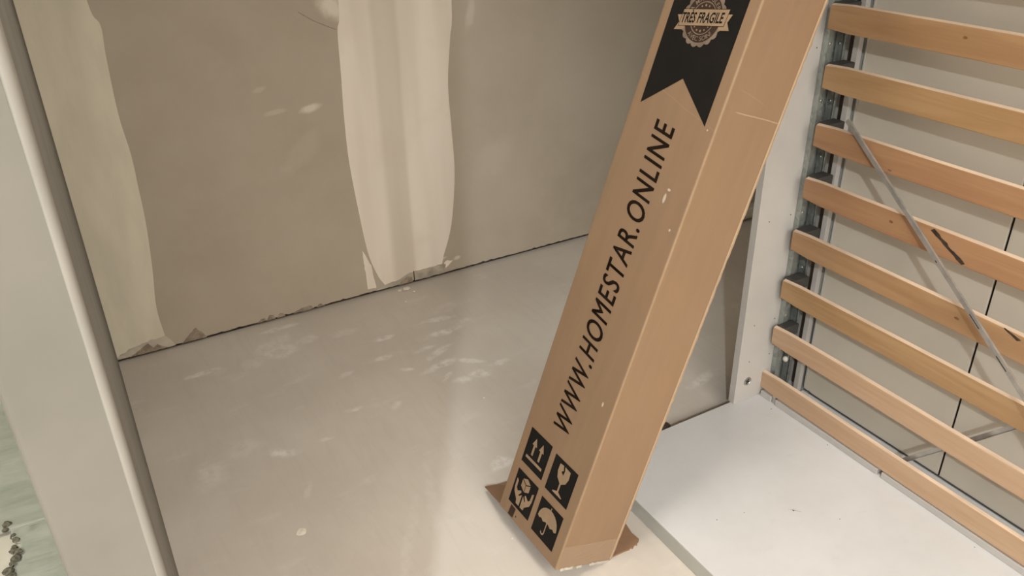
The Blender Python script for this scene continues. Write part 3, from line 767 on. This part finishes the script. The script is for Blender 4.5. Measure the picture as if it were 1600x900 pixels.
def angle_bar(name, A, B, w, th, mat, side_dir):
    """L shaped bar from A to B (bed-local world coordinates)"""
    A = Vector(A); B = Vector(B); d = (B - A).normalized(); s = Vector(side_dir); s = (s - d * s.dot(d)).normalized(); u = d.cross(s).normalized()
    bm = bmesh.new()
    sec = [(0, 0), (w, 0), (w, th), (th, th), (th, w * .55), (0, w * .55)]
    o3 = Vector(bo)
    a = [bm.verts.new(A + s * p + u * q + o3) for p, q in sec]; b = [bm.verts.new(B + s * p + u * q + o3) for p, q in sec]
    n = len(sec); bm.faces.new(a); bm.faces.new(b[::-1])
    for i in range(n): bm.faces.new([a[i], b[i], b[(i + 1) % n], a[(i + 1) % n]])
    bmesh.ops.triangulate(bm, faces=[f for f in bm.faces if len(f.verts) > 4])
    return obj(name, bm, mat, bed)
def at(A, B, t): return tuple(a + (b - a) * t for a, b in zip(A, B))
SA, SB = (1.612, 1.238, .924), (1.560, .668, .508)
SE = at(SA, SB, (.924 - .052) / (.924 - .508))
strut = angle_bar('diagonal_strut', SA, SE, .0105, .0016, M['steel'], (0, 1, -1.2))
for tt in (.55, .76, .90):
    q = Vector(at(SA, SB, tt)) + Vector(bo)
    d = (Vector(SB) - Vector(SA)).normalized()
    bm = bmesh.new()
    u = Vector((1, 0, 0)); L = .018 if tt > .6 else .003
    s_ = Vector((0, 1, -1.2)); s_ = (s_ - d * s_.dot(d)).normalized(); q = q + s_ * .007
    nn = d.cross(s_).normalized()
    for sg in (-1, 1):
        pts = [q - d * L / 1 - s_ * .0012 + nn * .0008 * 0, q + d * L - s_ * .0012, q + d * L + s_ * .0012, q - d * L + s_ * .0012]
        bm.faces.new([bm.verts.new(p + nn * (-.0002 if sg < 0 else .0018)) for p in pts])
    obj('strut_slot', bm, M['hole'], strut)
BA, BB = (1.645, .968, .054), (1.662, .60, .47)
angle_bar('cross_brace', BA, BB, .012, .0016, M['steel'], (0, 1, .3))

# ------------------------------------------------------------------ small things on the floor
bm = bmesh.new(); lathe(bm, [(.018, 0), (.022, .003), (.022, .020), (.019, .029), (.011, .035), (.002, .037)], 'Z', (0, 0, 0), 20)
o = obj('rubber_foot', bm, M['black_rubber'], None, True); o.location = (1.300, 1.428, 0)
tag(o, 'dark round rubber foot on the floor behind the base board, beside the carton', 'foot')
bm = bmesh.new(); lathe(bm, [(.034, -.16), (.036, -.155), (.036, .16), (.034, .165), (.030, .165), (.028, .10)], 'X', (0, 0, .037), 20)
o = obj('pipe_offcut', bm, M['pale_plastic'], None, True); o.location = (2.55, 2.44, 0)
tag(o, 'pale plastic pipe offcut on the floor between the carton and the white side panel', 'pipe')

def crumb(name, loc, r, label, cat, flat=.5, group=None, mat='crumb', seed=1):
    rnd = random.Random(seed); bm = bmesh.new(); bmesh.ops.create_icosphere(bm, subdivisions=2, radius=r)
    for v in bm.verts:
        k = 1 + rnd.uniform(-.22, .22); v.co *= k; v.co.z *= flat
    mz = min(v.co.z for v in bm.verts)
    for v in bm.verts: v.co.z -= mz
    o = obj(name, bm, M[mat]); o.location = loc; o.rotation_euler = (0, 0, rnd.uniform(0, 6)); return tag(o, label, cat, group)
crumb('plaster_splat', (.281, 1.59, 0), .013, 'round white plaster splat alone on the bare floor at the lower left', 'plaster', .12, seed=3)
crumb('plaster_flake', (1.022, 2.628, 0), .013, 'white plaster flake against the foot of the wall below the taped joint', 'plaster', .35, seed=4)
crumb('plaster_flake', (.995, 2.632, 0), .008, 'smaller white flake just left of the big one at the wall foot', 'plaster', .35, seed=5)
crumb('plaster_flake', (1.036, 2.592, 0), .0055, 'white plaster crumb a little way out from the wall joint', 'plaster', .6, seed=6)
crumb('plaster_flake', (.977, 2.535, 0), .0055, 'white crumb farthest out from the wall joint', 'plaster', .6, seed=7)
crumb('plaster_flake', (.939, 1.848, 0), .0035, 'tiny white crumb on the floor left of the carton', 'plaster', .6, seed=8)
crumb('plaster_flake', (.722, 1.300, 0), .0025, 'tiny white crumb in the shadow at the carton foot', 'plaster', .6, seed=9)

# pale green dust sheet on the floor of the side room, with rubble at its torn edge
bm = bmesh.new(); nx, ny = 60, 60; grid = {}
def edge_x(y): return -.372 + .03 * math.sin(y * 17) + (0 if y > 1.95 else (1.95 - y) * .30)
for i in range(nx + 1):
    for j in range(ny + 1):
        y = .9 + 1.72 * j / ny
        xl = edge_x(y) + .010 * math.sin(y * 61) + .006 * math.sin(y * 143) if y < 1.98 else -1.6
        x = xl + (-.068 - xl) * i / nx
        z = .003 + .0035 * (1 + math.sin(y * 21 + x * 7 + 1.5 * math.sin(x * 9))) + .0015 * math.sin(y * 53 + x * 19)
        grid[i, j] = bm.verts.new((x, y, max(.0015, z)))
for i in range(nx):
    for j in range(ny): bm.faces.new([grid[i, j], grid[i + 1, j], grid[i + 1, j + 1], grid[i, j + 1]])
bmesh.ops.solidify(bm, geom=bm.faces[:], thickness=-.0010)
o = obj('dust_sheet', bm, M['sheet'], None, True); tag(o, 'pale green dust sheet lying on the floor left of the partition', 'dust sheet')
for k in range(12):
    y = 1.80 + .017 * k + random.uniform(-.006, .006)
    o = crumb('rubble', (edge_x(y) + random.uniform(-.012, .006), y, .006 if k % 3 else 0.0), random.uniform(.006, .013), 'dark rubble crumb along the torn edge of the pale green sheet', 'rubble', .5, 'rubble along the sheet edge', 'dark_crumb', 20 + k)
